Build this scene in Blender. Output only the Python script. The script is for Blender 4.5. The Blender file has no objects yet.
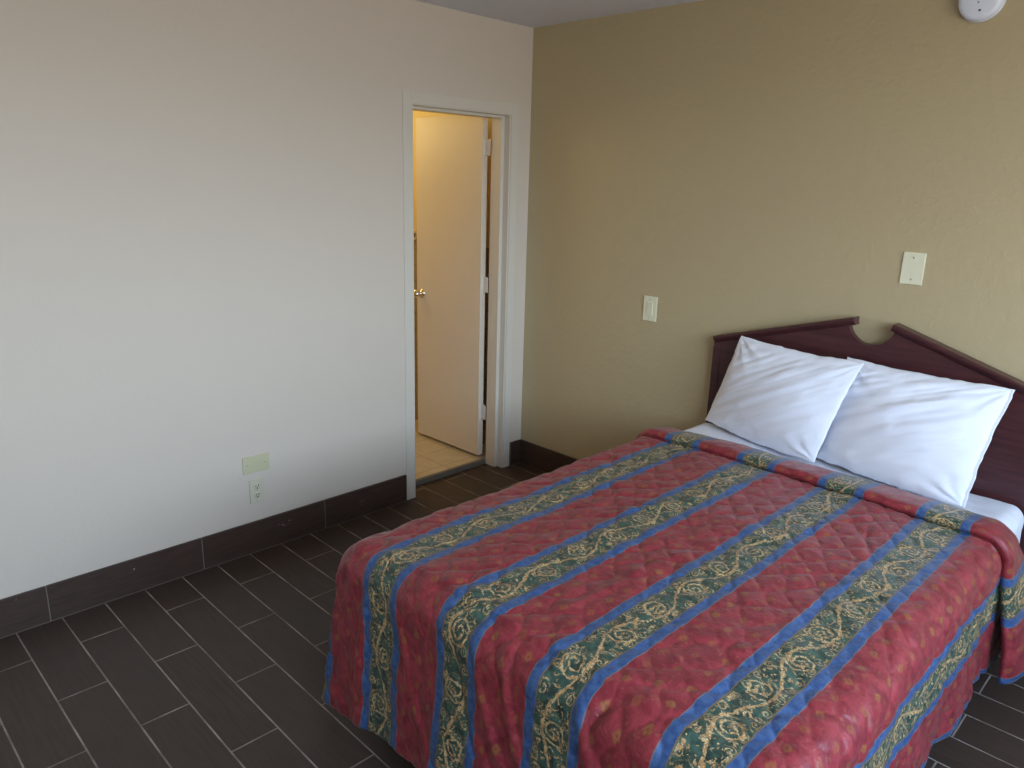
import bpy, bmesh, math, random
import numpy as np
from mathutils import Vector, Matrix
random.seed(4); rng = np.random.RandomState(7)
S = bpy.context.scene
COL = S.collection
PI = math.pi

# ------------------------------------------------------------------ mesh helpers
def link(name, me, mat=None, parent=None, smooth=False):
    o = bpy.data.objects.new(name, me); COL.objects.link(o)
    if mat is not None:
        for m in (mat if isinstance(mat, (list, tuple)) else [mat]): me.materials.append(m)
    if parent is not None: o.parent = parent
    if smooth:
        me.polygons.foreach_set('use_smooth', [True]*len(me.polygons))
    return o

def tag(o, label, cat, group=None):
    o['label'] = label; o['category'] = cat
    if group: o['group'] = group
    return o

def empty(name, loc=(0, 0, 0)):
    o = bpy.data.objects.new(name, None); COL.objects.link(o); o.location = loc
    o.empty_display_size = .05
    return o

def bm_box(bm, x0, x1, y0, y1, z0, z1, mi=0):
    vs = [bm.verts.new(p) for p in ((x0,y0,z0),(x1,y0,z0),(x1,y1,z0),(x0,y1,z0),(x0,y0,z1),(x1,y0,z1),(x1,y1,z1),(x0,y1,z1))]
    fs = []
    for f in ((0,3,2,1),(4,5,6,7),(0,1,5,4),(1,2,6,5),(2,3,7,6),(3,0,4,7)):
        fc = bm.faces.new([vs[i] for i in f]); fc.material_index = mi; fs.append(fc)
    return vs, fs

def mesh_from(bm, name, bevel=0, seg=2):
    if bevel:
        bmesh.ops.bevel(bm, geom=bm.edges[:], offset=bevel, segments=seg, affect='EDGES', profile=.6, clamp_overlap=True)
    me = bpy.data.meshes.new(name); bm.to_mesh(me); bm.free(); return me

def boxes(name, bl, mat, parent=None, bevel=0, seg=2):
    bm = bmesh.new()
    for b in bl: bm_box(bm, *b)
    return link(name, mesh_from(bm, name, bevel, seg), mat, parent)

def struct(o):
    o['kind'] = 'structure'; return o

def lathe(name, prof, mat, loc, axis, parent=None, n=40):
    """prof = [(r, h)...] revolved about axis (unit vector), starting at loc"""
    bm = bmesh.new(); rings = []
    ax = Vector(axis).normalized(); q = Vector((0, 0, 1)).rotation_difference(ax)
    for r, h in prof:
        rings.append([bm.verts.new(Vector(loc) + q @ Vector((max(r, 1e-5)*math.cos(2*PI*k/n), max(r, 1e-5)*math.sin(2*PI*k/n), h))) for k in range(n)])
    for a, b in zip(rings, rings[1:]):
        for k in range(n): bm.faces.new((a[k], a[(k+1) % n], b[(k+1) % n], b[k]))
    bm.faces.new(rings[0][::-1]); bm.faces.new(rings[-1])
    bmesh.ops.recalc_face_normals(bm, faces=bm.faces[:])
    return link(name, mesh_from(bm, name), mat, parent, smooth=True)

def prism(name, pts, y0, y1, mat, parent=None, bevel=0):
    """polygon in x,z extruded along y"""
    bm = bmesh.new()
    a = [bm.verts.new((p[0], y0, p[1])) for p in pts]; b = [bm.verts.new((p[0], y1, p[1])) for p in pts]
    n = len(pts)
    bm.faces.new(a); bm.faces.new(b[::-1])
    for k in range(n): bm.faces.new((a[(k+1) % n], a[k], b[k], b[(k+1) % n]))
    bmesh.ops.recalc_face_normals(bm, faces=bm.faces[:])
    if bevel:
        es = [e for e in bm.edges if e.calc_face_angle(0) > .6]
        bmesh.ops.bevel(bm, geom=es, offset=bevel, segments=2, affect='EDGES', clamp_overlap=True)
    return link(name, mesh_from(bm, name), mat, parent)

def grid_mesh(name, P, UV=None, mat=None, parent=None, flip=False):
    """P: (n,m,3) array -> quad mesh with uv"""
    n, m, _ = P.shape
    me = bpy.data.meshes.new(name)
    idx = np.arange(n*m).reshape(n, m)
    q = np.stack([idx[:-1, :-1], idx[1:, :-1], idx[1:, 1:], idx[:-1, 1:]], -1).reshape(-1, 4)
    if flip: q = q[:, ::-1]
    me.vertices.add(n*m); me.vertices.foreach_set('co', P.reshape(-1).astype(np.float32))
    me.loops.add(q.size); me.loops.foreach_set('vertex_index', q.reshape(-1).astype(np.int32))
    me.polygons.add(len(q)); me.polygons.foreach_set('loop_start', np.arange(0, q.size, 4, dtype=np.int32))
    me.update(calc_edges=True)
    if UV is not None:
        uv = me.uv_layers.new(name='cloth'); uv.data.foreach_set('uv', UV.reshape(-1, 2)[q.reshape(-1)].reshape(-1).astype(np.float32))
    me.validate()
    return link(name, me, mat, parent, smooth=True)

_tab = rng.rand(256, 256)
def vnoise(x, y):
    xi = np.floor(x).astype(int); yi = np.floor(y).astype(int); fx = x-xi; fy = y-yi
    fx = fx*fx*(3-2*fx); fy = fy*fy*(3-2*fy)
    g = lambda a, b: _tab[a & 255, b & 255]
    return (g(xi, yi)*(1-fx)+g(xi+1, yi)*fx)*(1-fy)+(g(xi, yi+1)*(1-fx)+g(xi+1, yi+1)*fx)*fy - .5

def sstep(a, b, x):
    t = np.clip((x-a)/(b-a), 0, 1); return t*t*(3-2*t)

# ------------------------------------------------------------------ node helpers
class E:
    """small expression wrapper round shader sockets"""
    def __init__(s, nt, v): s.nt = nt; s.v = v
    def _m(s, op, *o, clamp=False):
        n = s.nt.nodes.new('ShaderNodeMath'); n.operation = op; n.use_clamp = clamp
        for i, a in enumerate((s,)+o):
            a = a.v if isinstance(a, E) else a
            if isinstance(a, (int, float)): n.inputs[i].default_value = a
            else: s.nt.links.new(a, n.inputs[i])
        return E(s.nt, n.outputs[0])
    def __add__(s, o): return s._m('ADD', o)
    __radd__ = __add__
    def __sub__(s, o): return s._m('SUBTRACT', o)
    def __rsub__(s, o): return E(s.nt, float(o))._m('SUBTRACT', s)
    def __mul__(s, o): return s._m('MULTIPLY', o)
    __rmul__ = __mul__
    def __truediv__(s, o): return s._m('DIVIDE', o)
    def fract(s): return s._m('FRACT')
    def floor(s): return s._m('FLOOR')
    def abs(s): return s._m('ABSOLUTE')
    def lt(s, o): return s._m('LESS_THAN', o)
    def gt(s, o): return s._m('GREATER_THAN', o)
    def sin(s): return s._m('SINE')
    def max(s, o): return s._m('MAXIMUM', o)
    def min(s, o): return s._m('MINIMUM', o)
    def sqrt(s): return s._m('SQRT')
    def atan2(s, o): return s._m('ARCTAN2', o)
    def mod(s, o): return s._m('FLOORED_MODULO', o)
    def ramp(s, a, b):
        n = s.nt.nodes.new('ShaderNodeMapRange'); n.interpolation_type = 'SMOOTHSTEP'
        s.nt.links.new(s.v, n.inputs[0]); n.inputs[1].default_value = a; n.inputs[2].default_value = b
        return E(s.nt, n.outputs[0])

def new_mat(name):
    m = bpy.data.materials.new(name); m.use_nodes = True
    nt = m.node_tree; b = nt.nodes['Principled BSDF']
    return m, nt, b

def lk(nt, a, b): nt.links.new(a.v if isinstance(a, E) else a, b)

def mix(nt, f, a, b):
    n = nt.nodes.new('ShaderNodeMix'); n.data_type = 'RGBA'
    for i, v in ((0, f), (6, a), (7, b)):
        v = v.v if isinstance(v, E) else v
        if isinstance(v, (tuple, list)): n.inputs[i].default_value = (*v, 1)
        elif isinstance(v, (int, float)): n.inputs[i].default_value = v
        else: nt.links.new(v, n.inputs[i])
    return n.outputs[2]

def noise(nt, vec, scale, detail=2, rough=.5, dist=0):
    n = nt.nodes.new('ShaderNodeTexNoise'); n.inputs['Scale'].default_value = scale
    n.inputs['Detail'].default_value = detail; n.inputs['Roughness'].default_value = rough
    n.inputs['Distortion'].default_value = dist
    if vec is not None: nt.links.new(vec, n.inputs['Vector'])
    return E(nt, n.outputs['Fac'])

def objco(nt):
    return nt.nodes.new('ShaderNodeTexCoord').outputs['Object']

def sep(nt, vec):
    n = nt.nodes.new('ShaderNodeSeparateXYZ'); nt.links.new(vec, n.inputs[0])
    return [E(nt, n.outputs[i]) for i in range(3)]

def comb(nt, x, y, z=0.0):
    n = nt.nodes.new('ShaderNodeCombineXYZ')
    for i, v in enumerate((x, y, z)):
        v = v.v if isinstance(v, E) else v
        if isinstance(v, (int, float)): n.inputs[i].default_value = v
        else: nt.links.new(v, n.inputs[i])
    return n.outputs[0]

def bump(nt, b, h, strength=.3, dist=.01):
    n = nt.nodes.new('ShaderNodeBump'); n.inputs['Strength'].default_value = strength
    n.inputs['Distance'].default_value = dist
    lk(nt, h, n.inputs['Height']); nt.links.new(n.outputs[0], b.inputs['Normal'])

def plain(name, col, rough=.5, metal=0, var=.06, scale=8, bstr=0, bscale=200, bd=.001, coat=0):
    m, nt, b = new_mat(name); co = objco(nt)
    f = noise(nt, co, scale, 3)
    lk(nt, mix(nt, f, tuple(c*(1-var) for c in col), tuple(min(1, c*(1+var)) for c in col)), b.inputs['Base Color'])
    b.inputs['Roughness'].default_value = rough; b.inputs['Metallic'].default_value = metal
    b.inputs['Coat Weight'].default_value = coat
    if bstr: bump(nt, b, noise(nt, co, bscale, 3, .6), bstr, bd)
    return m

def paint(name, col, bstr=.5, bscale=55, rough=.6, bd=.004):
    m, nt, b = new_mat(name); co = objco(nt)
    f = noise(nt, co, 1.3, 3); g = noise(nt, co, 30, 3)
    c = mix(nt, f, tuple(k*.97 for k in col), tuple(k*1.03 for k in col))
    lk(nt, c, b.inputs['Base Color'])
    h = noise(nt, co, bscale, 3, .55) * .7 + g.ramp(.45, .75) * .25
    b.inputs['Roughness'].default_value = rough
    bump(nt, b, h, bstr, bd)
    return m

M = {}
M['cream'] = paint('cream_wall_paint', (.665, .605, .525), .35, 60, .55, .002)
M['olive'] = paint('olive_tan_wall_paint', (.485, .400, .238), .7, 50, .5, .003)
M['ceiling'] = paint('textured_white_ceiling', (.74, .76, .83), 1.0, 130, .9, .008)
M['trim'] = plain('door_trim_paint', (.67, .64, .565), .4, var=.02, bstr=.05)
M['door'] = plain('door_paint', (.72, .66, .55), .42, var=.03, bstr=.1, bscale=120)
M['bath_wall'] = paint('bathroom_wall_paint', (.72, .60, .33), .3, 60, .5, .002)
M['chrome'] = plain('chrome', (.8, .78, .75), .18, 1, var=.02)
M['hinge'] = plain('painted_hinge', (.72, .70, .64), .4, 0, var=.03)
M['threshold'] = plain('grey_threshold_stone', (.17, .155, .13), .4, var=.25, scale=40)
M['plate'] = plain('ivory_switch_plate', (.78, .77, .56), .35, var=.02)
M['plate_pale'] = plain('pale_painted_plate', (.57, .56, .38), .45, var=.03)
M['outlet'] = plain('ivory_outlet', (.63, .61, .48), .35, var=.02)
M['slot'] = plain('dark_slot', (.02, .02, .02), .6, var=.1)
M['screw'] = plain('painted_screw', (.62, .62, .5), .35, .1)
M['detector'] = plain('white_detector_plastic', (.76, .83, .95), .4, var=.02)
M['sheet'] = plain('white_cotton', (.80, .84, .93), .85, var=.015, scale=5, bstr=.15, bscale=90, bd=.002)
M['pillow'] = plain('white_pillow_cotton', (.81, .85, .95), .85, var=.01, scale=5, bstr=.2, bscale=35, bd=.003)
M['mattress'] = plain('mattress_ticking', (.7, .7, .72), .8)
M['box'] = plain('box_spring_cloth', (.35, .33, .32), .9)
M['metal'] = plain('dark_bed_rail_metal', (.05, .05, .05), .45, .8)
M['window'] = plain('white_window_frame', (.75, .75, .75), .4)

# mahogany
def mahogany():
    m, nt, b = new_mat('dark_cherry_wood'); x, y, z = sep(nt, objco(nt))
    v = comb(nt, x*2.2, y*12, z*26)
    f = noise(nt, v, 2.2, 5, .6, .6); g = noise(nt, v, 14, 3)
    c = mix(nt, f.ramp(.3, .7), (.046, .0125, .015), (.078, .021, .023))
    lk(nt, mix(nt, g.ramp(.5, .8)*.3, c, (.032, .008, .010)), b.inputs['Base Color'])
    b.inputs['Roughness'].default_value = .38; b.inputs['Coat Weight'].default_value = .12; b.inputs['Coat Roughness'].default_value = .3
    return m
M['wood'] = mahogany()

# room floor: 6 x 24 inch plank tiles, half offset, running away from the left wall
TW, TL, TY, TX = .1555, .6055, -2.7264, .2326
def floor_tiles():
    m, nt, b = new_mat('dark_brown_plank_tile'); co = objco(nt); x, y, z = sep(nt, co)
    ry = (y - TY)*(1/TW); row = ry.floor(); fy = ry.fract()
    sh = (1 - row.mod(2.0))*.5
    rx = (x - TX)*(1/TL) - sh; colm = rx.floor(); fx = rx.fract()
    dy = fy.min(1 - fy)*TW; dx = fx.min(1 - fx)*TL
    d = dx.min(dy) + (noise(nt, co, 60, 2)-.5)*.0012
    grout = 1 - d.ramp(.0019, .0033)
    wn = nt.nodes.new('ShaderNodeTexWhiteNoise'); wn.noise_dimensions = '2D'
    nt.links.new(comb(nt, row, colm), wn.inputs['Vector']); rnd = E(nt, wn.outputs['Value'])
    streak = noise(nt, comb(nt, x*3+rnd*20, y*45, 0), 2.0, 3, .5)
    base = mix(nt, streak.ramp(.25, .75), (.050, .030, .022), (.070, .045, .034))
    base = mix(nt, rnd*.55, base, (.060, .043, .034))
    blot = noise(nt, co, 3.0, 4, .6)
    base = mix(nt, blot.ramp(.45, .8)*.35, base, (.066, .050, .041))
    gcol = mix(nt, noise(nt, co, 9, 3).ramp(.35, .7), (.20, .155, .125), (.40, .335, .29))
    lk(nt, mix(nt, grout, base, gcol), b.inputs['Base Color'])
    r = noise(nt, co, 14, 4)*.12 + .40 + grout*.4
    lk(nt, r, b.inputs['Roughness']); b.inputs['Specular IOR Level'].default_value = .3
    bump(nt, b, (1-grout)*1.0 + streak*.06, .35, .002)
    return m
M['floor'] = floor_tiles()

def base_tile():
    m, nt, b = new_mat('dark_brown_baseboard_tile'); co = objco(nt); x, y, z = sep(nt, co)
    streak = noise(nt, comb(nt, x*3, y*4, z*45), 2.0, 4, .6)
    base = mix(nt, streak.ramp(.25, .75), (.046, .026, .020), (.068, .043, .033))
    # dried paint flecks on the tile faces
    fl = noise(nt, co, 90, 3, .6).ramp(.60, .66)
    tot = None
    for (py, pz, ry_, rz) in ((-1.617, .100, .035, .018), (-1.585, .108, .02, .01), (-1.173, .074, .028, .016), (-1.15, .082, .015, .012), (-2.297, .116, .016, .012), (-2.70, .137, .014, .008), (-1.25, .135, .02, .006)):
        dd = (((y-py)*(1/ry_))*((y-py)*(1/ry_)) + ((z-pz)*(1/rz))*((z-pz)*(1/rz))).sqrt()
        w = 1 - dd.ramp(.6, 1.0); tot = w if tot is None else tot.max(w)
    lk(nt, mix(nt, fl*tot, base, (.50, .47, .43)), b.inputs['Base Color'])
    b.inputs['Roughness'].default_value = .42
    return m
M['base'] = base_tile()
M['grout'] = plain('tile_grout', (.20, .175, .155), .9, var=.2, scale=30)

def bath_tiles(name, size, ox, oy, plane, c0, c1, g, rough=.3):
    m, nt, b = new_mat(name); co = objco(nt); x, y, z = sep(nt, co)
    u, v = {'xy': (x, y), 'xz': (x, z), 'yz': (y, z)}[plane]
    fu = ((u-ox)*(1/size)).fract(); fv = ((v-oy)*(1/size)).fract()
    d = fu.min(1-fu).min(fv.min(1-fv))*size
    gr = 1 - d.ramp(.0015, .004)
    base = mix(nt, noise(nt, co, 12, 4, .6).ramp(.3, .7), c0, c1)
    lk(nt, mix(nt, gr, base, g), b.inputs['Base Color']); b.inputs['Roughness'].default_value = rough
    bump(nt, b, 1-gr, .3, .002)
    return m
M['bath_floor'] = bath_tiles('beige_bathroom_floor_tile', .22, -.205, -.23, 'xy', (.56, .47, .31), (.64, .55, .38), (.34, .27, .17))
M['bath_tile'] = bath_tiles('glossy_olive_wall_tile', .11, 0, .03, 'xz', (.33, .28, .15), (.38, .32, .18), (.24, .19, .1), .2)

# ------------------------------------------------------------------ bedspread cloth pattern (u = across the bed, v = along it, metres)
SP, SO, SW = .337, 1.387, .165
def bedspread_mat():
    m, nt, b = new_mat('striped_quilted_bedspread')
    tc = nt.nodes.new('ShaderNodeTexCoord'); uv = tc.outputs['UV']
    s0, t0, _ = sep(nt, uv)
    uvs = comb(nt, s0, t0)
    wn = nt.nodes.new('ShaderNodeTexNoise'); wn.inputs['Scale'].default_value = 22; wn.inputs['Detail'].default_value = 2
    nt.links.new(uvs, wn.inputs['Vector'])
    wr, wg, wb = sep(nt, wn.outputs['Color'])
    s = s0 + (wr-.5)*.007; t = t0 + (wg-.5)*.007; tq0 = t
    k = (s - SO)*(1/SP); band = k.floor(); p = k.fract()*SP
    c = p - SW/2; ac = c.abs()
    in_str = ac.lt(SW/2)
    blue = ac.gt(.0525)*in_str
    # ---- scrolls
    PER = .32
    ph = (t + band*.09)*(1/PER)
    g1 = noise(nt, uvs, 26, 3, .6); g2 = noise(nt, uvs, 31, 3, .6, .7)
    c_ = c; c = c + (g1-.5)*.022; t = t + (g2-.5)*.026; ph = (t + band*.09)*(1/PER)
    vine = (ph*(2*PI)).sin()*.026
    n1 = noise(nt, uvs, 70, 3, .6); n2 = noise(nt, uvs, 115, 3, .6); n3 = noise(nt, uvs, 45, 3, .6, 1.5)
    vd = (c - vine).abs()
    vline = 1 - (vd + (n1-.5)*.010).ramp(.0030, .0056)
    hp = ph*2; sgn = hp.floor().mod(2.0)*2 - 1       # alternates per half period
    tt = (hp.fract() - .5)*(PER/2); cc = c + sgn*(-.008)
    r = (tt*tt + cc*cc).sqrt(); th = (cc*sgn).atan2(tt)*(1/(2*PI))
    spf = (r*(1/.0165) - th + (n1-.5)*.5).fract()
    sp = (1 - (spf-.5).abs().ramp(.10, .26))*(1 - r.ramp(.034, .044))*((th*(2*PI*6)).sin() + r*60 - .6 + n3*1.2).ramp(-.4, .5)
    # small leaf curls along both borders
    lp = (t*(1/.052) + band*.37); lt_ = (lp.fract()-.5)*.052; lc = ac - .037
    lr = (lt_*lt_ + lc*lc).sqrt(); lth = lc.atan2(lt_)*(1/(2*PI))
    lsp = (1 - ((lr*(1/.009) + lth).fract()-.5).abs().ramp(.12, .24))*(1-lr.ramp(.012, .016))
    gold = (vline.max(sp)).max(lsp*.8)*(n2.ramp(.34, .48))
    gold = gold.max(n3.ramp(.55, .60)*(n2.ramp(.40, .52)))
    gold = gold*(1 - ac.ramp(.046, .051))
    goldc = mix(nt, n1.ramp(.35, .65), (.36, .185, .065), (.56, .37, .16))
    goldc = mix(nt, noise(nt, uvs, 260, 1).ramp(.58, .66), goldc, (.74, .66, .44))
    green = mix(nt, noise(nt, uvs, 38, 4, .65).ramp(.32, .68), (.015, .034, .026), (.052, .112, .080))
    green = mix(nt, noise(nt, uvs, 95, 2).ramp(.66, .72)*.5, green, (.20, .035, .03))
    green = mix(nt, gold, green, goldc)
    edge = (1 - (ac-.0515).abs().ramp(.0010, .0022))
    green = mix(nt, edge, green, (.20, .13, .06))
    bl = mix(nt, noise(nt, uvs, 55, 3, .6).ramp(.3, .7), (.023, .062, .178), (.052, .116, .270))
    bl = mix(nt, (1 - (ac-SW/2+.001).abs().ramp(.0008, .0022))*.7, bl, (.20, .16, .13))
    # ---- red field
    mott = noise(nt, uvs, 26, 4, .65, .6)
    red = mix(nt, mott.ramp(.3, .7), (.175, .014, .022), (.32, .036, .048))
    red = mix(nt, noise(nt, uvs, 48, 3, .6, 2.0).ramp(.58, .68)*.45, red, (.13, .014, .024))
    q = p - SW; W3 = (SP-SW)/3
    qk = q*(1/W3); qi = qk.floor(); qx = (qk.fract()-.5)*W3
    qt = tq0*(1/.075) + qi*.5; qj = qt.floor(); qy = (qt.fract()-.5)*.075
    wn2 = nt.nodes.new('ShaderNodeTexWhiteNoise'); wn2.noise_dimensions = '2D'
    nt.links.new(comb(nt, qi+band*7, qj), wn2.inputs['Vector']); rj = E(nt, wn2.outputs['Value'])
    dm = (qx.abs()*1.15 + qy.abs()*.75).max(qx.abs().max(qy.abs()*.75)*1.35)
    mo = (1 - (dm + (n2-.5)*.022).ramp(.0090, .0150))*(dm.ramp(.002, .0045)*.75 + .25)*(rj*.40+.30)
    red = mix(nt, mo, red, (.29, .125, .030))
    red = mix(nt, noise(nt, uvs, 60, 2, .5, 1).ramp(.60, .68)*.32, red, (.34, .13, .05))
    col = mix(nt, in_str, red, mix(nt, blue, green, bl))
    nt.links.new(col, b.inputs['Base Color'])
    b.inputs['Roughness'].default_value = .43
    b.inputs['Sheen Weight'].default_value = .12; b.inputs['Sheen Roughness'].default_value = .4
    wv = noise(nt, uvs, 30, 4, .65, .8)
    bump(nt, b, wv, .5, .007)
    return m
M['spread'] = bedspread_mat()

# ================================================================== SETTING
H = 2.502
RX, RY = 4.3, -4.7                       # right wall / wall behind the camera
# opening for the bathroom door in the left wall
OY0, OY1, OZ = -.838, -.145, 2.058
struct(boxes('wall_left', [(-.12, 0, RY-.12, OY0, 0, H), (-.12, 0, OY1, 0, 0, H), (-.12, 0, OY0, OY1, OZ, H)], M['cream']))
struct(boxes('wall_back', [(-.12, RX+.12, 0, .12, 0, H)], M['olive']))
WY0, WY1, WZ0, WZ1 = -3.80, -.60, 1.0, 2.38
struct(boxes('wall_right', [(RX, RX+.12, RY-.12, WY0, 0, H), (RX, RX+.12, WY1, 0, 0, H), (RX, RX+.12, WY0, WY1, 0, WZ0), (RX, RX+.12, WY0, WY1, WZ1, H)], M['cream']))
struct(boxes('wall_front', [(0, RX, RY-.12, RY, 0, H)], M['cream']))
struct(boxes('floor', [(-.12, RX+.12, RY-.12, .12, -.1, 0)], M['floor']))
struct(boxes('ceiling', [(-.12, RX+.12, RY-.12, .12, H, H+.1)], M['ceiling']))
# window in the right wall (source of the daylight)
wf = struct(boxes('window_1', [(RX+.02, RX+.10, WY0, WY1, WZ0, WZ0+.05), (RX+.02, RX+.10, WY0, WY1, WZ1-.05, WZ1),
        (RX+.02, RX+.10, WY0, WY0+.05, WZ0+.05, WZ1-.05), (RX+.02, RX+.10, WY1-.05, WY1, WZ0+.05, WZ1-.05),
        (RX+.04, RX+.08, (WY0+WY1)/2-.02, (WY0+WY1)/2+.02, WZ0+.05, WZ1-.05)], M['window']))

# tiled baseboards: grout backing + separate tile faces in one mesh
def baseboard(name, axis, ends, joints, h=.152, t=.012):
    bm = bmesh.new()
    def bx(a0, a1, d, z0, z1, mi):
        if axis == 'y': vs, fs = bm_box(bm, 0.0, d, a0, a1, z0, z1, mi)
        else: vs, fs = bm_box(bm, a0, a1, -d, 0.0, z0, z1, mi)
        if mi == 0:
            ed = list({e for f in fs for e in f.edges})
            bmesh.ops.bevel(bm, geom=ed, offset=.001, segments=1, affect='EDGES')
    bx(ends[0]+.001, ends[1]-.001, t-.0015, 0.0005, h-.0015, 1)
    cs = [ends[0]] + [j for j in joints if ends[0] < j < ends[1]] + [ends[1]]
    for a, b_ in zip(cs, cs[1:]): bx(a+.0018, b_-.0018, t, .003, h, 0)
    return struct(link(name, mesh_from(bm, name), [M['base'], M['grout']]))
baseboard('baseboard_left', 'y', (RY, -.890), [-2.61-.607*k for k in range(4)][::-1] + [-2.008, -1.395])
baseboard('trim_3', 'y', (-.099, -.012), [])
baseboard('baseboard_back', 'x', (0.0, RX), [.012+.607*k for k in range(1, 9)])

# door frame: jambs, stops, head and casing
jb = struct(boxes('trim_1', [(-.12, 0, OY0, OY0+.016, 0, OZ), (-.12, 0, OY1-.016, OY1, 0, OZ), (-.12, 0, OY0+.016, OY1-.016, OZ-.016, OZ),
      (-.12, -.04, OY0+.016, OY0+.028, 0, OZ-.016), (-.12, -.04, OY1-.040, OY1-.016, 0, OZ-.016), (-.12, -.04, OY0+.028, OY1-.040, OZ-.030, OZ-.016)], M['trim'], bevel=.0015, seg=1))
struct(boxes('trim_2', [(0.0005, .0055, -.886, -.828, 0, 2.106), (0.0005, .0055, -.153, -.102, 0, 2.106), (0.0005, .0055, -.828, -.153, 2.048, 2.106)], M['trim'], bevel=.003))

# ---------------- bathroom beyond the door
BX = -1.75
struct(boxes('floor_bathroom', [(BX-.1, -.138, -1.9, 0.0, -.1, .03)], M['bath_floor']))
struct(boxes('wall_bathroom_back', [(BX-.1, -.12, 0, .12, 0, 2.5)], M['bath_wall']))
struct(boxes('wall_bathroom_left', [(BX-.1, BX, -1.9, 0, 0, 2.5)], M['bath_wall']))
struct(boxes('wall_bathroom_front', [(BX-.1, -.12, -2.0, -1.9, 0, 2.5)], M['bath_wall']))
struct(boxes('ceiling_bathroom', [(BX-.1, -.12, -2.0, .12, 2.42, 2.5)], M['bath_wall']))
struct(boxes('trim_4', [(BX, -.121, -.011, -.0005, .0305, 1.30)], M['bath_tile']))
th = boxes('door_threshold', [(-.142, -.118, -.810, -.185, 0, .033)], M['threshold'], bevel=.004)
struct(th); th.name = 'trim_5'
# towel bar on the bathroom wall
tb = empty('towel_bar', (-1.04, -.002, 1.335)); tag(tb, 'chrome towel bar bracket on the bathroom wall seen past the door edge', 'towel bar')
def loc_obj(o, root):     # keep world coordinates while parented
    o.parent = root; o.matrix_parent_inverse = Matrix.Translation(-root.location)
    return o
loc_obj(boxes('mounting_plate', [(-1.065, -1.012, -.022, -.0115 + .0105, 1.30, 1.365)], M['chrome'], bevel=.004), tb)
loc_obj(boxes('bracket_post', [(-1.05, -1.028, -.065, -.022, 1.322, 1.348)], M['chrome'], bevel=.004), tb)
loc_obj(lathe('bar', [(.008, 0), (.008, .62)], M['chrome'], (-1.66, -.055, 1.335), (1, 0, 0)), tb)

# ---------------- the door (stands open into the bathroom)
dr = empty('door_1', (-.162, -.192, .05)); struct(dr)
ang = math.radians(0.6)
DW, DH, DT = .590, 2.005, .040
pan = boxes('door_panel', [(-DW, 0, -DT/2, DT/2, 0, DH)], M['door'], dr, bevel=.002)
def knob_profile(): return [(.030, 0), (.031, .004), (.024, .009), (.011, .013), (.010, .030), (.017, .036), (.026, .044), (.028, .053), (.024, .062), (.012, .067), (.0, .068)]
kn = lathe('door_knob', knob_profile(), M['chrome'], (-DW+.048, -DT/2, .945), (0, -1, 0), dr, 28)
kn2 = lathe('door_knob', knob_profile(), M['chrome'], (-DW+.048, DT/2, .945), (0, 1, 0), dr, 28)
for zc in (1.828, 1.060, .28):
    hb = boxes('hinge', [(.0022, .0415, -.002, .0012, zc-.044, zc+.044), (.0002, .0022, -.016, .014, zc-.044, zc+.044)], M['hinge'], dr, bevel=.0005, seg=1)
    hk = lathe('hinge_pin', [(.005, 0), (.005, .09)], M['hinge'], (.012, .010, zc-.045), (0, 0, 1), hb, 12)
dr.rotation_euler.z = ang

# ================================================================== WALL FITTINGS
def wall_plate(name, w, h, t, mat, normal, bevel=.003):
    """plate mesh centred at the origin, back on the wall plane; normal '+x' or '-y'"""
    if normal == '+x': b = [(0.0005, t, -w/2, w/2, -h/2, h/2)]
    else: b = [(-w/2, w/2, -t, -0.0005, -h/2, h/2)]
    return boxes(name, b, mat, None, bevel)
def screw(parent, y, z, normal, mat=None):
    ax = (1, 0, 0) if normal == '+x' else (0, -1, 0)
    p = (.0045, y, z) if normal == '+x' else (y, -.0045, z)
    s = lathe('screw', [(.0040, 0), (.0040, .0022), (.002, .0032)], mat or M['screw'], p, ax, parent, 14)
    if normal == '+x': boxes('screw_slot', [(.0072, .0080, y-.003, y+.003, z-.0006, z+.0006)], M['slot'], s)
    else: boxes('screw_slot', [(y-.003, y+.003, -.0080, -.0072, z-.0006, z+.0006)], M['slot'], s)
pl = empty('wall_plate', (2.092, 0, 1.412)); tag(pl, 'blank ivory wall plate with two screws high above the headboard', 'wall plate')
o = wall_plate('cover_plate', .083, .124, .006, M['plate'], '-y'); o.parent = pl
for dz in (.042, -.042): screw(pl, 0, dz, '-y')
pl = empty('switch_plate', (.888, 0, 1.091)); tag(pl, 'narrow ivory wall plate with a raised centre, left of the headboard on the olive wall', 'wall plate')
o = wall_plate('cover_plate', .082, .126, .006, M['plate'], '-y'); o.parent = pl
o = boxes('raised_centre', [(-.017, .017, -.009, -.006, -.034, .034)], M['plate'], pl, bevel=.0015)
for dz in (.048, -.048): screw(pl, 0, dz, '-y')
pl = empty('wall_plate', (0, -1.733, .430)); tag(pl, 'wide pale green blank plate directly above the outlet on the cream wall', 'wall plate')
o = wall_plate('cover_plate', .128, .080, .006, M['plate_pale'], '+x'); o.parent = pl
for dy in (.042, -.042): screw(pl, dy, 0, '+x', M['plate_pale'])
pl = empty('power_outlet', (0, -1.737, .300)); tag(pl, 'ivory duplex power outlet low on the cream wall above the tile baseboard', 'outlet')
o = wall_plate('cover_plate', .070, .114, .006, M['outlet'], '+x'); o.parent = pl
screw(pl, 0, 0, '+x')
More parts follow.
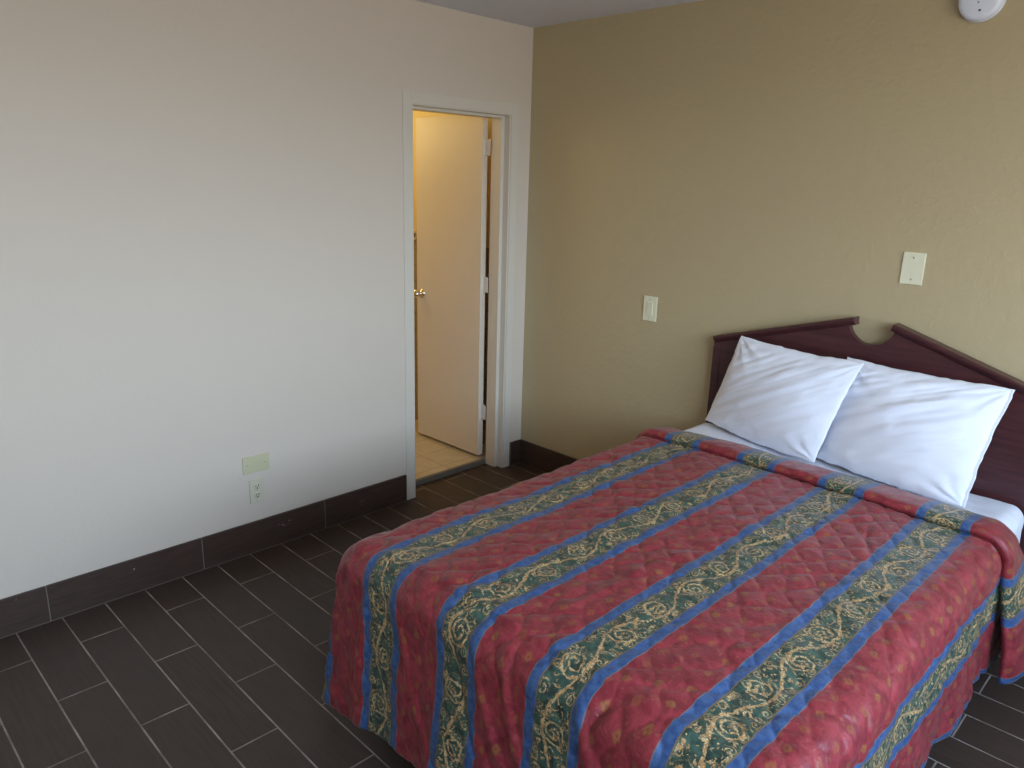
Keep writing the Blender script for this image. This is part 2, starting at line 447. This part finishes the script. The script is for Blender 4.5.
for dz in (.0205, -.0205):
    pts = []
    sk = lathe('socket', [(.0165, 0), (.0165, .0022), (.0155, .003)], M['outlet'], (.0055, 0, dz), (1, 0, 0), pl, 24)
    boxes('slot', [(.0084, .0092, -.0075, -.0050, dz-.001, dz+.0085), (.0084, .0092, .0048, .0078, dz-.0005, dz+.009)], M['slot'], sk)
    lathe('ground_hole', [(.0030, 0), (.0030, .0009)], M['slot'], (.0083, 0, dz-.0075), (1, 0, 0), sk, 12)

sd = empty('smoke_detector', (2.176, 0, 2.355)); tag(sd, 'round white smoke detector high on the olive wall near the ceiling', 'smoke detector')
lathe('mounting_base', [(.073, .0005), (.073, .010), (.070, .012)], M['detector'], (0, 0, 0), (0, -1, 0), sd, 56)
lathe('cover', [(.069, .012), (.071, .016), (.0705, .028), (.066, .037), (.056, .0405), (.030, .042), (.0, .0422)], M['detector'], (0, 0, 0), (0, -1, 0), sd, 56)
lathe('indicator_light', [(.0035, 0), (.0035, .001)], M['slot'], (.006, -.0418, -.040), (0, -1, 0), sd, 14)
lathe('test_button', [(.0030, 0), (.0028, .001)], plain('grey_plastic', (.35, .37, .38), .5), (-.002, -.0420, -.014), (0, -1, 0), sd, 14)

# ================================================================== BED
MX0, MX1, MY0, MY1 = 1.290, 2.615, -2.025, -.085
bed = empty('bed', (1.95, -1.05, 0)); tag(bed, 'full size bed with a dark cherry headboard against the olive wall', 'bed')
def rounded_box(name, x0, x1, y0, y1, z0, z1, rad, mat, parent, seg=5):
    bm = bmesh.new(); bm_box(bm, x0, x1, y0, y1, z0, z1)
    bmesh.ops.bevel(bm, geom=bm.edges[:], offset=rad, segments=seg, affect='EDGES', profile=.5, clamp_overlap=True)
    return link(name, mesh_from(bm, name), mat, parent, smooth=True)
def inbed(o): return loc_obj(o, bed)
inbed(rounded_box('mattress', MX0, MX1, MY0, MY1, .375, .602, .045, M['mattress'], None))
inbed(rounded_box('box_spring', MX0+.005, MX1-.005, MY0+.005, MY1, .175, .373, .02, M['box'], None))
inbed(boxes('bed_frame', [(MX0+.01, MX0+.045, MY0+.03, -.085, .145, .173), (MX1-.045, MX1-.01, MY0+.03, -.085, .145, .173),
    (MX0+.045, MX1-.045, MY0+.05, MY0+.085, .145, .173), (MX0+.045, MX1-.045, -1.05, -1.015, .145, .173), (MX0+.045, MX1-.045, -.20, -.165, .145, .173)], M['metal']))
for lx, ly in ((MX0+.06, MY0+.16), (MX1-.06, MY0+.16), (MX0+.06, -.25), (MX1-.06, -.25)):
    lg = inbed(lathe('leg', [(.022, 0), (.024, .006), (.016, .02), (.015, .146)], M['metal'], (lx, ly, 0), (0, 0, 1), None, 18))

# headboard with broken pediment and round notch
HY0, HY1 = -.066, -.034                                   # front / back faces of the panel
HX0, HX1 = 1.303, 2.722
lt = lambda x: 1.000 + (x-1.302)*(1.172-1.000)/(1.905-1.302)         # panel top, left half
rt = lambda x: 1.172 + (x-2.083)*(.962-1.172)/(2.722-2.083)          # panel top, right half
ncx, ncz, nr = 1.995, 1.190, .092
pts = [(HX0, .16), (HX1, .16), (HX1, rt(HX1)), (2.083, 1.172)]
for k in range(19):
    a = math.radians(-12 - k*(156/18)); pts.append((ncx + nr*math.cos(a), ncz + nr*math.sin(a)))
pts += [(1.905, 1.172), (HX0, lt(HX0))]
hb = inbed(prism('headboard', pts, HY0, HY1, M['wood'], None, .002))
def rail(p0, p1):
    """moulded cap rail following the pediment slope"""
    prof = [(-.020, -.006), (-.026, .000), (-.028, .004), (-.032, .009), (-.034, .015), (-.034, .021), (-.028, .025), (.028, .025), (.030, .022), (.018, .008), (.018, -.006)]
    bm = bmesh.new(); d = Vector((p1[0]-p0[0], 0, p1[1]-p0[1])).normalized(); n = Vector((-d.z, 0, d.x))
    R = []
    for p in (p0, p1):
        R.append([bm.verts.new(Vector((p[0], (HY0+HY1)/2, p[1])) + Vector((0, a, 0)) + n*b_) for a, b_ in prof])
    m_ = len(prof)
    for k in range(m_): bm.faces.new((R[0][k], R[1][k], R[1][(k+1) % m_], R[0][(k+1) % m_]))
    bm.faces.new(R[0]); bm.faces.new(R[1][::-1])
    bmesh.ops.recalc_face_normals(bm, faces=bm.faces[:])
    return link('pediment_rail', mesh_from(bm, 'pediment_rail'), M['wood'])
for a, b_ in (((1.310, lt(1.310)-.001), (1.932, lt(1.932)-.001)), ((2.072, rt(2.072)-.001), (2.728, rt(2.728)-.001))):
    o = rail(a, b_); o.parent = hb
for x0 in (HX0, HX1-.045):
    o = boxes('side_stile', [(x0-.001, x0+.038, HY0-.003, HY1+.010, 0.0, (lt(x0+.02) if x0 < 2 else rt(x0+.03))-.030)], M['wood'], None, bevel=.003); o.parent = hb

# ------------------------------------------------------------------ draped cloth surface
RB = .068                                  # bend radius over the mattress edge
EX0, EX1, EY = 1.252, 2.652, -2.092        # outer faces of the hang: left, right, foot
ZT = .628
IX0, IX1, IY = EX0+RB, EX1-RB, EY+RB
def quilt(s, t):
    dq = .050
    n0 = np.round(s/dq); best = np.full_like(s, 1.0)
    for k in (-1, 0, 1):
        n = n0+k; sg = np.where(np.mod(n, 2) < 1, 1.0, -1.0)
        best = np.minimum(best, np.abs(s - n*dq - sg*.017*np.sin(2*PI*t/.125)))
    return 1 - np.exp(-best/.010)

def drape(u, v, wav=1.0, extra=0.0):
    """cloth point: u across (x on the flat top), v along (world -y grows). returns pos, normal"""
    a = np.where(u < IX0, IX0-u, np.where(u > IX1, u-IX1, 0.0)); sx = np.where(u < IX0, -1.0, 1.0)
    b = np.maximum(0, IY - v)              # overshoot past the foot edge (v is a world-like y)
    rho = np.hypot(a, b); rr = np.maximum(rho, 1e-9)
    ox, oy = sx*a/rr, -b/rr
    ang = np.clip(rho/RB, 0, PI/2)
    down = np.maximum(0, rho - RB*PI/2)
    phi = np.arctan2(b, a)                 # 0 = side, pi/2 = foot
    fl_side, fl_foot, fl_corner = .035, .058, .0
    corner = np.sin(2*phi)
    flare = np.where(phi < .01, fl_side, fl_side + (fl_foot-fl_side)*np.sin(phi)**2 + fl_corner*corner*.55)
    hor = RB*np.sin(ang) + down*flare
    ver = RB*(1-np.cos(ang)) + down*np.sqrt(1-np.minimum(flare, .9)**2)
    # hanging folds that grow towards the hem
    g = sstep(.02, .5, down)
    tang = np.where(b > a, u, v)
    fold = .010*np.sin(tang*2*PI/.43 + 1.2) + .006*np.sin(tang*2*PI/.19 + .4) + .016*vnoise(tang*3.1+9, down*1.5)
    fold = fold*(1-corner) + corner*.022*np.sin(phi*6 + .5)
    hor = hor + wav*g*fold
    hx_, hy_ = np.abs(ox)*hor, np.abs(oy)*hor
    # at the foot corners the end panel runs on flat past the edge, then turns back in a sharp fold
    cap = RB + down*.18; hf = RB*np.sin(ang) + down*fl_foot; hs = RB*np.sin(ang) + down*fl_side
    pk = np.arccos(np.clip(cap/rr, 0, 1)); tq = np.clip(phi/np.maximum(pk, 1e-6), 0, 1)
    wavy = .016*np.sin(tq*11)*np.sin(tq*PI)*sstep(.05, .4, down)
    cxo = np.where(phi >= pk, np.minimum(a, cap), hs + (cap-hs)*tq**1.5 + wavy)
    cyo = np.where(phi >= pk, hf, hf*tq)
    wc = sstep(RB*.9, RB*2.2, rho)*((a > 0) & (b > 0))
    hx_ = hx_*(1-wc) + cxo*wc; hy_ = hy_*(1-wc) + cyo*wc
    x = np.clip(u, IX0, IX1) + sx*hx_ + .026*sstep(.0, .25, rho)*np.sin(phi)**4*(1-sstep(1.65, 2.15, u))*(u < 2.3); y = np.maximum(v, IY) - hy_; z = ZT - ver
    # gentle sag of the top between the edges
    dx = np.minimum(np.clip(u, IX0, IX1)-IX0, IX1-np.clip(u, IX0, IX1))
    z = z + .010*sstep(0, .35, dx)*(rho <= 0) 
    N = np.stack([ox*np.sin(ang), oy*np.sin(ang), np.cos(ang)], -1)
    return np.stack([x, y, z], -1), N

def param(D, du):
    """1D list of cloth coordinates with hang D each side"""
    return D

DS = .506                                   # hang length measured from where the bend starts
sp_root = empty('bedspread', (1.95, -1.2, 0)); tag(sp_root, 'quilted bedspread striped in burgundy, blue and green scrollwork, covering the bed', 'bedspread')
def spread_main():
    step = .0062
    na = int(DS/step); ntop = int((IX1-IX0)/step); nv = int((-.40-IY)/step)
    U = np.concatenate([IX0 - np.linspace(DS, 0, na, endpoint=False), np.linspace(IX0, IX1, ntop, endpoint=False), IX1 + np.linspace(0, DS, na+1)])
    V = np.concatenate([np.linspace(-.40, IY, nv, endpoint=False), IY - np.linspace(0, DS, na+1)])
    u, v = np.meshgrid(U, V, indexing='ij')
    # concentric square -> quarter disc in the foot corners
    a = np.where(u < IX0, IX0-u, np.where(u > IX1, u-IX1, 0.0)); b = np.maximum(0, IY-v)*(1.10 + .06*np.exp(-np.maximum(0, u-IX0)/.12)); sx = np.where(u < IX0, -1.0, 1.0)
    cm = (a > 0) & (b > 0)
    mx = np.maximum(a, b); mn = np.minimum(a, b)
    th = np.where(a >= b, mn/np.maximum(mx, 1e-9)*PI/4, PI/2 - mn/np.maximum(mx, 1e-9)*PI/4)
    rad = mx*(1 + .07*np.abs(np.sin(2*th))*sstep(.1, .5, mx))
    a2 = np.where(cm, rad*np.cos(th), a); b2 = np.where(cm, rad*np.sin(th), b)
    u2 = np.where(a > 0, np.where(sx < 0, IX0-a2, IX1+a2), u); v2 = np.where(b > 0, IY-b2, v)
    # hem a little uneven
    P, N = drape(u2, v2)
    q = quilt(u2 + .030*vnoise(u2*11, v2*11) + .012*vnoise(u2*27, v2*27), v2 + .05*vnoise(u2*8+5, v2*8))
    big = .010*vnoise(u2*5.5+3, v2*4.5) + .006*vnoise(u2*13, v2*12+7) + .0035*vnoise(u2*31, v2*29)
    # long shallow creases running towards the head
    cr = np.zeros_like(u2)
    for (x0, y0, x1, y1, w, h) in ((1.95, -.60, 1.70, -1.35, .012, .006), (2.30, -.62, 2.42, -1.05, .010, -.005), (2.36, -.60, 2.10, -1.15, .010, .005),
            (1.60, -.62, 1.52, -1.0, .012, .004), (2.45, -1.1, 2.35, -1.75, .012, .004), (2.05, -1.3, 1.95, -1.9, .014, .004),
            (2.60, -1.0, 2.78, -1.20, .010, -.006), (2.55, -1.3, 2.72, -1.55, .010, -.006), (2.62, -1.6, 2.80, -1.70, .010, .006),
            (1.98, -2.08, 2.08, -2.35, .012, .010), (1.88, -2.10, 2.02, -2.40, .012, .009), (1.80, -2.12, 1.92, -2.45, .012, -.008), (2.20, -2.05, 2.34, -2.32, .014, .010), (1.55, -2.15, 1.70, -2.50, .012, .008), (1.42, -2.12, 1.36, -2.5, .014, .007), (2.30, -2.0, 2.22, -2.25, .012, -.007)):
        dx, dy = x1-x0, y1-y0; L = math.hypot(dx, dy); dx /= L; dy /= L
        al = (u2-x0)*dx + (v2-y0)*dy; pe = -(u2-x0)*dy + (v2-y0)*dx + .02*np.sin(al*9)
        cr += h*np.exp(-(pe/w)**2)*sstep(-.05, .10, al)*(1-sstep(L-.10, L+.05, al))
    P = P + N*(q*.0050*(.45+1.1*(vnoise(u2*4+1, v2*4)+.5)) + big + cr - .016*np.exp(-((v2+.548)/.014)**2))[..., None]
    UV = np.stack([u2, v2], -1)
    o = grid_mesh('coverlet', P, UV, M['spread'], None)
    sm = o.modifiers.new('thickness', 'SOLIDIFY'); sm.thickness = .006; sm.offset = -1
    return loc_obj(o, sp_root)
cov = spread_main()

def spread_band():
    """turned-down roll across the head end"""
    na, ntop, nc = 90, 230, 34
    DB = DS - .0
    U = np.concatenate([IX0 - np.linspace(DB, 0, na, endpoint=False), np.linspace(IX0, IX1, ntop, endpoint=False), IX1 + np.linspace(0, DB, na+1)])
    c = np.linspace(0, 1, nc)
    u, cc = np.meshgrid(U, c, indexing='ij')
    a = np.where(u < IX0, IX0-u, np.where(u > IX1, u-IX1, 0.0))
    # cross-section: rises softly at the back, rolls under sharply at the front
    yb, yf = -.368, -.548
    yb = yb + 0*u; yf = yf + .010*np.sin(u*5) + 0*u
    g = sstep(.05, .5, a)
    yb = yb + sstep(.03, .30, a)*.20; yf = yf - g*.0
    pr_y = np.array([0, .01, .04, .12, .28, .48, .68, .83, .93, .985, 1.0, .985, .945, .90])
    pr_h = np.array([-.003, .004, .009, .013, .020, .026, .030, .032, .031, .026, .018, .011, .007, .006])
    pc = np.linspace(0, 1, len(pr_y)); nc_ = 0; py = np.interp(c, pc, pr_y); ph = np.interp(c, pc, pr_h)
    y = yb + (yf-yb)*py[None, :]; h = np.broadcast_to(ph[None, :], y.shape).copy()
    P, N = drape(u, y, 0.0)
    # the loose hanging end stands out from the mattress, more towards the head
    out = .045*g + .085*g*g*(1-py[None, :])
    nx = np.where(u < IX0, -1.0, 1.0)*(a > 0)
    P = P + N*(h + .006*vnoise(u*9, y*9+2) + .003*vnoise(u*30, y*30))[..., None]
    P[..., 0] += nx*out
    tt = .0 + (cc*.22)
    UV = np.stack([u + .012*(cc-.5), .11 + tt], -1)
    o = grid_mesh('turned_down_edge', P, UV, M['spread'], None, flip=False)
    sm = o.modifiers.new('thickness', 'SOLIDIFY'); sm.thickness = .005; sm.offset = -1
    return loc_obj(o, sp_root)
spread_band()

# white sheet fitted over the mattress
def bed_sheet():
    r = .055; x0, x1, y0, y1 = MX0-.006, MX1+.017, -.50, -.078
    D = .22; step = .01
    na = int((D+r)/step); nt_ = int((x1-x0-2*r)/step); nv = int((y1-y0-r)/step)
    U = np.concatenate([x0+r-np.linspace(D+r, 0, na, endpoint=False), np.linspace(x0+r, x1-r, nt_, endpoint=False), x1-r+np.linspace(0, D+r, na+1)])
    V = np.concatenate([np.linspace(y0, y1-r*.5, nv, endpoint=False), y1-r*.5+np.linspace(0, .14, 14)])
    u, v = np.meshgrid(U, V, indexing='ij')
    a = np.where(u < x0+r, x0+r-u, np.where(u > x1-r, u-(x1-r), 0)); b = np.maximum(0, v-(y1-r*.5)); sx = np.where(u < x0+r, -1.0, 1.0)
    rho = np.maximum(a, b) if False else np.hypot(a, b); rr = np.maximum(rho, 1e-9)
    ang = np.clip(rho/r, 0, PI/2); down = np.maximum(0, rho-r*PI/2)
    # keep the head corners tucked
    hx = np.clip(u, x0+r, x1-r) + sx*a/rr*(r*np.sin(ang)+.01*down)
    hy = np.minimum(v, y1-r*.5) + b/rr*(r*.5*np.sin(ang))
    z = .613 - r*(1-np.cos(ang)) - down
    P = np.stack([hx, hy, z], -1)
    N = np.stack([sx*a/rr*np.sin(ang), b/rr*np.sin(ang), np.cos(ang)], -1)
    wr = .003*vnoise(u*11, v*30) + .004*vnoise(u*30+v*12, v*5)
    P = P + N*wr[..., None]
    o = grid_mesh('bed_sheet', P, None, M['sheet'])
    return tag(o, 'white bed sheet stretched over the mattress under the pillows', 'sheet')
bed_sheet()

# ------------------------------------------------------------------ pillows
def pillow(label, BL, BR, TR, TL, front, back, seed, wr_dir, hem=None):
    n, m = 110, 90
    U = np.linspace(0, 1, n); V = np.linspace(0, 1, m)
    # concentrate samples at the rim
    U = .5 - .5*np.cos(PI*U); V = .5 - .5*np.cos(PI*V)
    U = .6*U + .4*np.linspace(0, 1, n); V = .6*V + .4*np.linspace(0, 1, m)
    u, v = np.meshgrid(U, V, indexing='ij')
    C = [np.array(c, float) for c in (BL, BR, TR, TL)]
    # sides pulled in between the corners
    pin = .016
    uu = u + (0.5-u)*2*pin*np.sin(PI*v)*1.0; vv = v + (0.5-v)*2*np.where(v > .5, pin, -.022)*np.sin(PI*u)**.7*1.1
    P0 = ((1-uu)*(1-vv))[..., None]*C[0] + (uu*(1-vv))[..., None]*C[1] + (uu*vv)[..., None]*C[2] + ((1-uu)*vv)[..., None]*C[3]
    ed = .006*vnoise(u*9+seed, v*9+seed*3)+.003*vnoise(u*25+seed, v*25+seed*3)
    P0 = P0 + ed[..., None]*np.array([1.0, 0, 1.0])
    nrm = np.cross(C[1]-C[0], C[3]-C[0]); nrm /= np.linalg.norm(nrm)     # towards the camera (-y, +z)
    prof = (np.clip(1-(2*u-1)**2, 0, 1)**.58)*(np.clip(1-(2*v-1)**2, 0, 1)**np.where(v < .5, .42, .62))
    fade = sstep(0, .22, np.minimum(np.minimum(u, 1-u), np.minimum(v, 1-v))*2)
    a_, b_ = wr_dir
    o_ = seed*13.7
    s1 = u*a_ + v*b_; s2 = -u*b_ + v*a_
    w = (.018*vnoise(s1*1.8+o_, s2*17+o_) + .009*vnoise(s1*2.6+o_, s2*31))*(.35+.9*sstep(.15, .75, v)) + .012*vnoise(u*3.3+o_, v*3.3) + .005*vnoise(s1*9+o_, s2*17+3)
    cw = (1-sstep(0, .55, np.hypot(u-.0, v-1)))*.004*np.sin(np.arctan2(1-v, u+.02)*15+seed) \
       + (1-sstep(0, .40, np.hypot(u-1, v-1)))*.007*np.sin(np.arctan2(1-v, 1-u+.02)*13+seed) \
       + (1-sstep(0, .35, np.hypot(u-1, v-.0)))*.006*np.sin(np.arctan2(v, 1-u+.02)*12+seed)
    F = P0 + nrm*((front*prof) + (w+cw)*fade)[..., None]
    B = P0 - nrm*((back*prof) + .3*w*fade)[..., None]
    root = empty('pillow', tuple((C[0]+C[1])/2)); tag(root, *label)
    # front and back joined in one closed mesh
    bm = bmesh.new()
    idf = {}; 
    vf = [[bm.verts.new(F[i, j]) for j in range(m)] for i in range(n)]
    vb = [[vf[i][j] if i in (0, n-1) or j in (0, m-1) else bm.verts.new(B[i, j]) for j in range(m)] for i in range(n)]
    for i in range(n-1):
        for j in range(m-1):
            bm.faces.new((vf[i][j], vf[i+1][j], vf[i+1][j+1], vf[i][j+1]))
            if len({vb[i][j], vb[i+1][j], vb[i+1][j+1], vb[i][j+1]}) == 4:
                bm.faces.new((vb[i][j], vb[i][j+1], vb[i+1][j+1], vb[i+1][j])) if len({vb[i][j], vb[i+1][j], vb[i+1][j+1], vb[i][j+1]} & {vf[i][j], vf[i+1][j], vf[i+1][j+1], vf[i][j+1]}) < 4 else None
    o = link('pillowcase', mesh_from(bm, 'pillowcase'), M['pillow'], None, smooth=True)
    loc_obj(o, root)
    # open hem of the pillowcase
    if hem:
        j = np.linspace(0, 1, 60); x = uu[-1 if hem > 0 else 0, :]
        e = P0[-1, :, :] if hem > 0 else P0[0, :, :]
        d = (C[1]-C[0])/np.linalg.norm(C[1]-C[0])*(1 if hem > 0 else -1)
        tvec = np.linspace(0, 1, 4)
        rip = .0015*vnoise(np.linspace(0, 1, m)*26+seed, np.zeros(m)+seed)
        G = e[:, None, :] + (d*.013)[None, None, :]*tvec[None, :, None] + nrm[None, None, :]*(rip[:, None]*tvec[None, :])[..., None] - d*.002
        G2 = np.concatenate([G, (G - nrm*.003)[:, ::-1]], 1)
        loc_obj(grid_mesh('hem', G2, None, M['pillow']), root)
    return root
GRP = 'pillows propped on the headboard'
pillow(('white pillow propped on the headboard, left one, overlapping its neighbour', 'pillow', GRP),
       (1.336, -.135, .636), (1.935, -.300, .634), (2.035, -.205, 1.052), (1.472, -.140, 1.060), .075, .035, 1, (.74, .64))
pillow(('white pillow on the right side of the bed, partly behind the other', 'pillow', GRP),
       (1.900, -.225, .636), (2.474, -.325, .632), (2.522, -.150, 1.044), (1.935, -.120, 1.046), .075, .020, 5, (.86, .50), hem=1)

# ================================================================== LIGHT
w = bpy.data.worlds.new('sky'); S.world = w; w.use_nodes = True; nt = w.node_tree
bg = nt.nodes['Background']
tc = nt.nodes.new('ShaderNodeTexCoord'); x, y, z = sep(nt, tc.outputs['Generated'])
up = z.ramp(-.06, .10)
skyc = mix(nt, z.ramp(0, .8), (.76, .885, 1.0), (.44, .66, 1.0))
lk(nt, mix(nt, up, (.36, .34, .31), skyc), bg.inputs['Color'])
bg.inputs['Strength'].default_value = 12.5
pa = bpy.data.lights.new('window_portal', 'AREA'); pa.shape = 'RECTANGLE'; pa.size = WY1-WY0-.1; pa.size_y = WZ1-WZ0-.1
pa.cycles.is_portal = True
po = bpy.data.objects.new('window_portal', pa); COL.objects.link(po); po.location = (RX+.11, (WY0+WY1)/2, (WZ0+WZ1)/2)
po.rotation_euler = (PI/2, 0, PI/2)
# bathroom lamp
bl = bpy.data.lights.new('bathroom_lamp', 'POINT'); bl.energy = 15; bl.color = (1, .76, .34); bl.shadow_soft_size = .25
bo = bpy.data.objects.new('bathroom_lamp', bl); COL.objects.link(bo); bo.location = (-1.35, -.75, 2.12)

# ================================================================== CAMERA
f_px, yaw, pitch, roll = 751.806, 0.7794, 0.2633, 0.0277
cx, cy, cz = 3.0688, -3.1958, 1.6985
import json
fwd = Vector((-math.sin(yaw)*math.cos(pitch), math.cos(yaw)*math.cos(pitch), -math.sin(pitch)))
right = Vector((math.cos(yaw), math.sin(yaw), 0)); upv = right.cross(fwd)
r2 = right*math.cos(roll) + upv*math.sin(roll); u2 = -right*math.sin(roll) + upv*math.cos(roll)
cam = bpy.data.cameras.new('camera'); co = bpy.data.objects.new('camera', cam); COL.objects.link(co)
cam.sensor_width = 36; cam.lens = f_px*36/1024; cam.clip_start = .02
R = Matrix((r2, u2, -fwd)).transposed().to_4x4(); R.translation = (cx, cy, cz); co.matrix_world = R
S.camera = co

S.view_settings.view_transform = 'Standard'; S.view_settings.look = 'None'
S.view_settings.gamma = 1; S.view_settings.use_curve_mapping = False
S.view_settings.exposure = 0.0
S.cycles.use_denoising = True
S.cycles.max_bounces = 10; S.cycles.diffuse_bounces = 7
